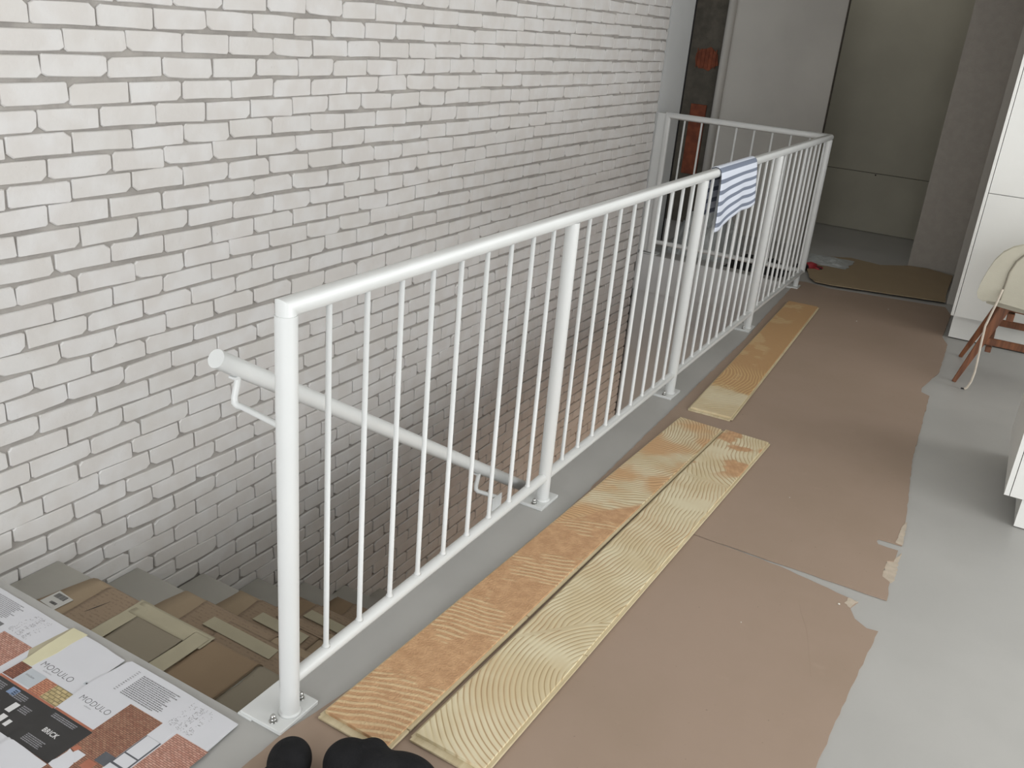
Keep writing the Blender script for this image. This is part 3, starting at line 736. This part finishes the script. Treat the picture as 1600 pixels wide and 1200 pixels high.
crumple('plastic_sheet', 0.02, 5.92, 0.019, 0.17, 0.17, 0.025, M['plastic'], 8.1, 'small translucent looking plastic scrap on the floor by the railing corner', 'plastic sheeting')
crumple('black_bag', -0.36, 5.33, 0.0, 0.215, 0.17, 0.085, M['bag'], 5.5, 'flat black bag lying just past the bottom rail of the far railing', 'bag')
# rubber glove: palm and fingers, red with black cuff
gl = empty('work_glove', (-0.10, 5.62, 0)); tag(gl, 'red and black work glove on the floor beside the railing corner', 'glove')
bm = bmesh.new(); tube(bm, [(-0.13, 5.50, 0.018), (-0.09, 5.54, 0.024), (-0.06, 5.58, 0.022)], 0.03, 10, True, [0.026, 0.032, 0.026]); cput(bm_obj('cuff', bm, M['bag'], None, True), gl)
bm = bmesh.new(); tube(bm, [(-0.075, 5.57, 0.024), (-0.04, 5.60, 0.028), (-0.01, 5.625, 0.024)], 0.03, 10, True, [0.028, 0.034, 0.026]); cput(bm_obj('palm', bm, M['red'], None, True), gl)
for k in range(4):
    a = -0.5+k*0.3; bm = bmesh.new(); s = Vector((-0.015, 5.62, 0.022)); d = Vector((math.cos(a), math.sin(a), 0))
    tube(bm, [s+Vector((-d.y, d.x, 0))*(k-1.5)*0.012, s+d*0.03+Vector((-d.y, d.x, 0))*(k-1.5)*0.012, s+d*0.06+Vector((-d.y, d.x, -0.01))*(k-1.5)*0.012], 0.009, 8, True, [0.01, 0.0095, 0.006]); cput(bm_obj('finger', bm, M['bag'] if k % 2 else M['red'], None, True), gl)

# ------------------------------------------------------------------ black fabric thing at the bottom edge
def lump(name, blobs, res, label, cat):
    """smooth cloth lump from metaball style blobs, marched by remesh"""
    bm = bmesh.new()
    for (x, y, z, rx, ry, rz, rot) in blobs:
        r = bmesh.ops.create_uvsphere(bm, u_segments=20, v_segments=12, radius=1.0)
        mt = Matrix.Translation((x, y, z)) @ Matrix.Rotation(rot, 4, 'Z') @ Matrix.Diagonal((rx, ry, rz, 1))
        bmesh.ops.transform(bm, matrix=mt, verts=r['verts'])
    o = bm_obj(name, bm, M['fabricblack'])
    md = o.modifiers.new('r', 'REMESH'); md.mode = 'VOXEL'; md.voxel_size = res; md.use_smooth_shade = True
    md = o.modifiers.new('s', 'SMOOTH'); md.iterations = 6; md.factor = 0.5
    return tag(o, label, cat)
lump('fabric_bag', [(0.128, -0.140, 0.045, 0.048, 0.060, 0.042, 0.5), (0.152, -0.215, 0.045, 0.046, 0.085, 0.042, 0.1)], 0.006,
     'smaller rounded black fabric shape at the bottom edge beside the base plate', 'bag')
lump('fabric_bag', [(0.238, -0.075, 0.050, 0.058, 0.058, 0.046, 0.5), (0.272, -0.040, 0.066, 0.036, 0.036, 0.032, 0.3), (0.300, -0.062, 0.052, 0.060, 0.055, 0.046, 0.2), (0.348, -0.030, 0.044, 0.078, 0.050, 0.040, 0.25), (0.30, -0.16, 0.045, 0.105, 0.09, 0.042, 0)], 0.006,
     'larger black fabric pouch with a raised bump, touching the ends of both planks', 'bag')

# ------------------------------------------------------------------ printed box sheets on the landing
def rect(bm, x0, x1, y0, y1, z): 
    v = [bm.verts.new(p) for p in ((x0, y0, z), (x1, y0, z), (x1, y1, z), (x0, y1, z))]; bm.faces.new(v)
def patch(name, x0, x1, y0, y1, z, mat, parent, jig=0):
    return prism(name, [(x0, y0), (x1, y0), (x1, y1), (x0, y1)], z-0.0003, z, mat, parent)
def text_lines(name, x0, x1, y0, y1, z, n, mat, parent, seed, fill=0.55, ragged=0.12):
    rnd = random.Random(seed); bm = bmesh.new(); dy = (y1-y0)/n
    for r in range(n):
        y = y1-dy*(r+0.8); x = x0; xe = x1-rnd.uniform(0, ragged)*(x1-x0)
        while x < xe:
            w = rnd.uniform(0.002, 0.007)
            rect(bm, x, min(x+w, xe), y, y+dy*fill, z); x += w+0.0012
    o = bm_obj(name, bm, mat, parent); return o
def word(txt, x, y, z, size, mat, parent, name='lettering', sx=1.0, rot=0.0, off=0.0, shear=0.0, fit=0, fith=0):
    c = bpy.data.curves.new(name, 'FONT'); c.body = txt; c.size = size; c.extrude = 0.00012; c.space_character = 1.08; c.offset = off; c.shear = shear
    t = bpy.data.objects.new('tmp', c); COL.objects.link(t)
    dg = bpy.context.evaluated_depsgraph_get(); me = bpy.data.meshes.new_from_object(t.evaluated_get(dg)); bpy.data.objects.remove(t)
    me.materials.clear(); me.materials.append(mat); me.name = name
    o = bpy.data.objects.new(name, me); COL.objects.link(o); o.location = (x, y, z); o.scale = (sx, 1, 1); o.rotation_euler = (0, 0, rot)
    if fit: o.scale = (fit/max(v.co.x for v in me.vertices), fith/max(v.co.y for v in me.vertices), 1)
    if parent: o.parent = parent
    return o
def frames(name, x0, x1, y0, y1, z, cols, rws, parent, seed):
    """little pictogram panels: outlines with scribbled strokes"""
    rnd = random.Random(seed); bm = bmesh.new(); w = (x1-x0)/cols; h = (y1-y0)/rws
    for i in range(cols):
        for j in range(rws):
            a, b = x0+i*w+w*0.06, x0+(i+1)*w-w*0.06; c, d = y0+j*h+h*0.06, y0+(j+1)*h-h*0.06
            low = j == 0 or i == 1
            for _ in range(26 if low else 9):
                px_ = rnd.uniform(a, b-0.004); py_ = rnd.uniform(c, d-0.002)
                if rnd.random() < 0.5: rect(bm, px_, px_+rnd.uniform(0.002, 0.006), py_, py_+0.0006, z)
                else: rect(bm, px_, px_+0.0006, py_, py_+rnd.uniform(0.002, 0.005), z)
    return bm_obj(name, bm, M['inkd'], parent)
ZB = 0.0030
# left sheet
s1 = sheet('printed_box_sheet', [(-1.12, -0.60), (-0.645, -0.60), (-0.645, -0.20), (-0.652, -0.096), (-0.80, -0.092), (-1.12, -0.086)], 0.0005, ZB, M['print'],
           'white printed box sheet at the left edge, left of the taped seam', 0.0008, 3)
text_lines('fine_print', -0.99, -0.815, -0.165, -0.104, ZB+0.0002, 12, M['inkg'], s1, 5)
frames('pictogram_block', -0.785, -0.705, -0.185, -0.104, ZB+0.0002, 3, 3, s1, 4)
patch('brick_photo', -0.78, -0.668, -0.30, -0.192, ZB+0.0004, M['bp2'], s1)
patch('colour_swatch', -0.84, -0.806, -0.20, -0.175, ZB+0.0004, M['inkd'], s1)
# middle sheet
s2 = sheet('printed_box_sheet', [(-0.655, -0.62), (-0.43, -0.62), (-0.438, -0.29), (-0.440, -0.20), (-0.449, -0.096), (-0.52, -0.092), (-0.635, -0.089), (-0.640, -0.2)], 0.0036, 0.0062, M['print'],
           'middle printed box sheet with the first large word and a yellow taped left edge', 0.0008, 7)
Z2 = 0.0062
word('MODULO', -0.596, -0.222, Z2, 0.0285, M['ink'], s2, off=-0.0005, fit=0.110, fith=0.0165)
word('collection', -0.572, -0.231, Z2, 0.007, M['inkg'], s2, 'subtitle')
prism('slot_hole', [(-0.458, -0.206), (-0.447, -0.206), (-0.447, -0.197), (-0.458, -0.197)], Z2, Z2+0.0004, M['greyprint'], s2)
prism('slot_hole', [(-0.4535, -0.203), (-0.449, -0.203), (-0.449, -0.1995), (-0.4535, -0.1995)], Z2+0.0004, Z2+0.0006, M['ink'], s2)
patch('brick_photo', -0.640, -0.600, -0.288, -0.238, Z2+0.0003, M['bp5'], s2)
patch('grey_photo', -0.600, -0.541, -0.286, -0.240, Z2+0.0004, M['greyprint'], s2)
word('insulate', -0.592, -0.262, Z2+0.0004, 0.009, M['inkd'], s2, 'photo_caption')
patch('brick_photo', -0.541, -0.500, -0.290, -0.242, Z2+0.0003, M['bp3'], s2)
patch('stone_photo', -0.500, -0.438, -0.290, -0.242, Z2+0.0003, M['bp4'], s2)
patch('orange_stripe', -0.640, -0.433, -0.2965, -0.2905, Z2+0.0004, M['copper'], s2)
patch('black_band', -0.652, -0.430, -0.404, -0.2968, Z2+0.0003, M['blackp'], s2)
text_lines('fine_print', -0.635, -0.585, -0.325, -0.305, Z2+0.0006, 4, M['inkg'], s2, 15)
text_lines('fine_print', -0.560, -0.510, -0.325, -0.305, Z2+0.0006, 4, M['inkg'], s2, 16)
text_lines('fine_print', -0.635, -0.590, -0.375, -0.350, Z2+0.0006, 5, M['inkg'], s2, 17)
text_lines('fine_print', -0.500, -0.470, -0.345, -0.325, Z2+0.0006, 4, M['inkg'], s2, 18)
patch('product_picture', -0.575, -0.548, -0.322, -0.302, Z2+0.0006, M['blueprint'], s2)
patch('product_picture', -0.525, -0.508, -0.358, -0.330, Z2+0.0006, M['inkw'], s2)
patch('product_picture', -0.515, -0.498, -0.385, -0.366, Z2+0.0006, M['inkw'], s2)
patch('product_picture', -0.488, -0.476, -0.388, -0.370, Z2+0.0006, M['inkw'], s2)
frames('pictogram_block', -0.60, -0.55, -0.395, -0.345, Z2+0.0006, 2, 2, s2, 24)
for a, b in ((-0.650, -0.606), (-0.604, -0.590)):
    prism('white_flap', [(a, -0.60), (b, -0.60), (b, -0.408), (a, -0.404)], Z2+0.0004, Z2+0.0008, M['print'], s2)
o = prism('edge_tape', rough_line([(-0.652, -0.088), (-0.600, -0.086), (-0.603, -0.13), (-0.600, -0.17), (-0.606, -0.236), (-0.640, -0.238), (-0.646, -0.18)], 0.015, 0.001, 3), Z2, Z2+0.0005, M['masking2'], s2)
# right sheet
s3 = sheet('printed_box_sheet', [(-0.438, -0.62), (-0.052, -0.62), (-0.060, -0.24), (-0.0625, -0.194), (-0.067, -0.097), (-0.25, -0.092), (-0.428, -0.091), (-0.436, -0.10), (-0.446, -0.202), (-0.438, -0.286)], 0.0065, 0.0092, M['print'],
           'rightmost printed box sheet with a large brick photo, nearest the railing post', 0.0006, 9)
Z3 = 0.0092
word('MODULO', -0.423, -0.245, Z3, 0.0265, M['ink'], s3, off=-0.0005, fit=0.099, fith=0.0155)
word('collection', -0.392, -0.254, Z3, 0.0055, M['inkg'], s3, 'subtitle')
text_lines('fine_print', -0.363, -0.232, -0.180, -0.108, Z3+0.0002, 13, M['inkd'], s3, 8, 0.5, 0.2)
text_lines('fine_print', -0.386, -0.378, -0.180, -0.103, Z3+0.0002, 12, M['inkg'], s3, 9, 0.4)
frames('pictogram_block', -0.201, -0.122, -0.188, -0.104, Z3+0.0002, 3, 3, s3, 6)
patch('brick_photo', -0.311, -0.205, -0.44, -0.190, Z3+0.0003, M['bp1'], s3)
patch('brick_photo', -0.430, -0.311, -0.60, -0.2955, Z3+0.0002, M['bp1'], s3)
patch('brick_photo', -0.155, -0.0575, -0.50, -0.194, Z3+0.0003, M['bp2'], s3)
for (a, b, c, d) in ((-0.201, -0.162, -0.292, -0.235), (-0.201, -0.162, -0.232, -0.196), (-0.201, -0.162, -0.325, -0.296)): 
    prism('white_tile_picture', [(a, c), (b, c), (b, d), (a, d)], Z3, Z3+0.0006, M['print'], s3)
patch('tile_joint', -0.204, -0.158, -0.33, -0.2345, Z3+0.0004, M['slate'], s3)
patch('colour_swatch', -0.236, -0.204, -0.345, -0.315, Z3+0.0005, M['slate'], s3)
patch('colour_swatch', -0.248, -0.222, -0.372, -0.348, Z3+0.0005, M['copper'], s3)
patch('colour_swatch', -0.290, -0.262, -0.372, -0.345, Z3+0.0005, M['print'], s3)
patch('orange_stripe', -0.436, -0.311, -0.2955, -0.290, Z3+0.0004, M['copper'], s3)
patch('black_band', -0.439, -0.305, -0.404, -0.296, Z3+0.0005, M['blackp'], s3)
word('BRICK', -0.400, -0.3535, Z3+0.0007, 0.0165, M['inkw'], s3, off=0.0003, fit=0.047, fith=0.0125)
text_lines('fine_print', -0.422, -0.345, -0.316, -0.302, Z3+0.0008, 3, M['inkg'], s3, 31)
text_lines('fine_print', -0.415, -0.355, -0.394, -0.372, Z3+0.0008, 5, M['inkg'], s3, 32)
prism('paint_chip_picture', rough_line([(-0.304, -0.404), (-0.262, -0.404), (-0.262, -0.375), (-0.275, -0.362), (-0.304, -0.352)], 0.01, 0.003, 4), Z3+0.0004, Z3+0.0009, M['print'], s3)
prism('paint_chip_picture', [(-0.304, -0.350), (-0.300, -0.336), (-0.284, -0.338), (-0.290, -0.352)], Z3+0.0004, Z3+0.0009, M['copper'], s3)
s4 = sheet('printed_box_sheet', [(-0.475, -0.75), (-0.31, -0.75), (-0.304, -0.408), (-0.42, -0.405), (-0.430, -0.408), (-0.434, -0.5)], 0.0105, 0.0125, M['print'], 'blank white box flap below the black printed band', 0.0006, 11)
# seam tape between left and middle sheet
tp = prism('tape_strip', rough_line([(-0.668, -0.60), (-0.612, -0.60), (-0.612, -0.245), (-0.625, -0.24), (-0.668, -0.20), (-0.660, -0.089), (-0.640, -0.089), (-0.640, -0.2), (-0.6405, -0.3)], 0.02, 0.0005, 3), 0.0031, 0.0035, M['masking'])
tag(tp, 'dull yellow tape strip joining two printed sheets on the landing', 'tape')

# ------------------------------------------------------------------ cardboard on the stair treads
def drape(name, k, x0, x1, yb, drop, mat, parent=None, lift=0.0, seed=0, over=0.012, slant=0.0, back=None):
    """sheet lying on tread k and curling over its nosing"""
    rnd = random.Random(seed); w = 0.0 if parent else 1.0; z = -0.18*k+0.003+lift; yn = 0.24+0.288*(k-1)+over
    prof = [(yb, z)]
    for q in (0.25, 0.5, 0.75): prof.append((yb+(yn-0.03-yb)*q, z+w*0.0015*math.sin(q*5+seed)))
    prof.append((yn-0.03, z+0.002))
    for a in (20, 40, 60, 80): prof.append((yn-0.03+0.03*math.sin(math.radians(a)), z+0.002-0.03*(1-math.cos(math.radians(a)))))
    if drop: prof.append((yn+0.002, z-0.03-drop))
    else: prof = prof[:6]
    nx = 16; V = []; F = []
    for (y, zz) in prof:
        for i in range(nx+1):
            s = i/nx; e = 0.0
            if i == 0: e = rnd.uniform(-0.006, 0.006)
            V.append((x0+(x1-x0)*s+e+slant*(y-yb)*(1-s), y+w*0.003*math.sin(s*6+seed), zz+w*0.0015*math.sin(s*9+seed*2)))
    m = nx+1
    for j in range(len(prof)-1):
        for i in range(nx): F.append((j*m+i, j*m+i+1, (j+1)*m+i+1, (j+1)*m+i))
    o = me_obj(name, V, F, mat, parent, True)
    md = o.modifiers.new('t', 'SOLIDIFY'); md.thickness = 0.0025 if not parent else 0.0008; md.offset = 1
    return o
names = ['first', 'second', 'third', 'fourth', 'fifth', 'sixth', 'seventh', 'eighth']
for k in range(1, 9):
    yb = -0.055 if k == 1 else 0.24+0.288*(k-2)+0.012
    x0 = {1: -1.095, 2: -0.985, 3: -1.02, 4: -1.0, 5: -1.03}.get(k, -1.0)
    a = drape('cardboard_cover', k, x0, -0.33 if k == 1 else -0.12, yb, 0.05, M['carda'] if k in (1, 2, 3) else M['cardb'], None, 0.0, k, slant=0.25 if k == 1 else 0.1)
    tag(a, 'brown cardboard cover on the %s stair tread from the top' % names[k-1], 'cardboard')
    # printed zone and inner patches are pieces stuck on the cover
    drape('printed_zone', k, x0+(0.155 if k == 1 else 0.13), x0+(0.33 if k == 1 else 0.45), yb+0.01, 0.03, M['cardp'], a, 0.0045, k+3)
    if k == 1:
        drape('masking_tape', k, -0.812, -0.762, yb+0.02, 0.0, M['masking'], a, 0.0075, 3, over=0.025)
        drape('masking_tape', k, -0.795, -0.505, 0.182, 0.0, M['masking'], a, 0.0087, 4, over=0.022)
        drape('masking_tape', k, -0.572, -0.512, yb+0.02, 0.0, M['masking'], a, 0.0099, 5, over=0.012)
        drape('grey_liner', k, -0.76, -0.575, yb+0.09, 0.0, M['cardg'], a, 0.0060, 6, over=-0.02)
        drape('plain_zone', k, -0.51, -0.33, yb+0.02, 0.05, M['cardb'], a, 0.0048, 7)
        b = prism('barcode_sticker', [(-1.048, 0.070), (-0.978, 0.066), (-0.974, 0.128), (-1.044, 0.134)], -0.1725, -0.1715, M['sticker'], a)
        rnd = random.Random(4); bm = bmesh.new(); xx = -1.036
        while xx < -0.992: w = rnd.uniform(0.0008, 0.003); rect(bm, xx, xx+w, 0.106, 0.126, -0.1712); xx += w+rnd.uniform(0.0008, 0.002)
        xx = -1.02
        while xx < -0.995: w = rnd.uniform(0.001, 0.003); rect(bm, xx, xx+w, 0.080, 0.090, -0.1712); xx += w+0.001
        bm_obj('barcode', bm, M['ink'], b)
        bm = bmesh.new()
        for q in range(9): xq = -0.735+q*0.013; rect(bm, xq, xq+0.010, 0.055+0.006*math.sin(q*2.1), 0.062+0.009*math.sin(q*2.1), -0.1715)
        bm_obj('handwriting', bm, M['ink'], a)
        prism('tear', [(-0.955, 0.207), (-0.935, 0.214), (-0.915, 0.212), (-0.935, 0.2105)], -0.1735, -0.1730, M['ink'], a)
        prism('tear', [(-0.90, 0.11), (-0.893, 0.14), (-0.880, 0.185), (-0.890, 0.14)], -0.1700, -0.1695, M['ink'], a)
        g2 = drape('cardboard_cover', k, -0.325, -0.115, yb, 0.03, M['cardg'], None, 0.0, 9)
        tag(g2, 'greyish cardboard piece at the railing end of the first tread', 'cardboard')
    else:
        tx = {2: (-0.766, -0.475), 3: (-0.83, -0.60), 4: (-0.86, -0.55), 5: (-0.8, -0.5)}.get(k, (-0.8, -0.5))
        ty = {2: 0.424, 3: 0.706}.get(k, 0.24+0.288*(k-1)-0.10)
        prism('masking_tape', [(tx[0], ty), (tx[1], ty-0.004), (tx[1]-0.004, ty+0.045), (tx[0]+0.003, ty+0.05)], -0.18*k+0.0125, -0.18*k+0.0135, M['masking'], a)
        drape('printed_zone', k, tx[0]+0.06, tx[1]+0.10, ty+0.06 if k > 2 else 0.24+0.018, 0.0, M['cardp'], a, 0.007, k+9, over=-0.02)
        if k == 2:
            prism('barcode_sticker', [(-0.905, 0.33), (-0.865, 0.33), (-0.855, 0.36), (-0.90, 0.372)], -0.3485, -0.3475, M['sticker'], a)

# ------------------------------------------------------------------ crumbs of plaster and dirt on the cardboard
CRUMB = ('plaster crumb near the torn corner of the nearest cardboard', 'lone speck in the middle of the nearest cardboard sheet', 'small white speck halfway along the long cardboard sheet', 'white crumb on the cardboard in front of the doorway', 'crumb by the black edge of the raised cardboard', 'tiny pale speck low on the nearest cardboard sheet')
for i, (x, y, r) in enumerate(((1.012, 1.27, 0.004), (0.79, 1.0, 0.002), (0.72, 1.86, 0.002), (0.50, 4.45, 0.004), (0.62, 4.9, 0.004), (0.95, 0.33, 0.0018))):
    bm = bmesh.new(); rr = bmesh.ops.create_icosphere(bm, subdivisions=1, radius=r)
    rnd = random.Random(i)
    for v in rr['verts']: v.co *= rnd.uniform(0.6, 1.2); v.co.z = v.co.z*0.6+r*0.5+0.0046
    o = bm_obj('plaster_crumb', bm, M['debris']); o.location = (x, y, 0)
    tag(o, CRUMB[i], 'crumb', 'plaster crumbs on the floor cardboard')
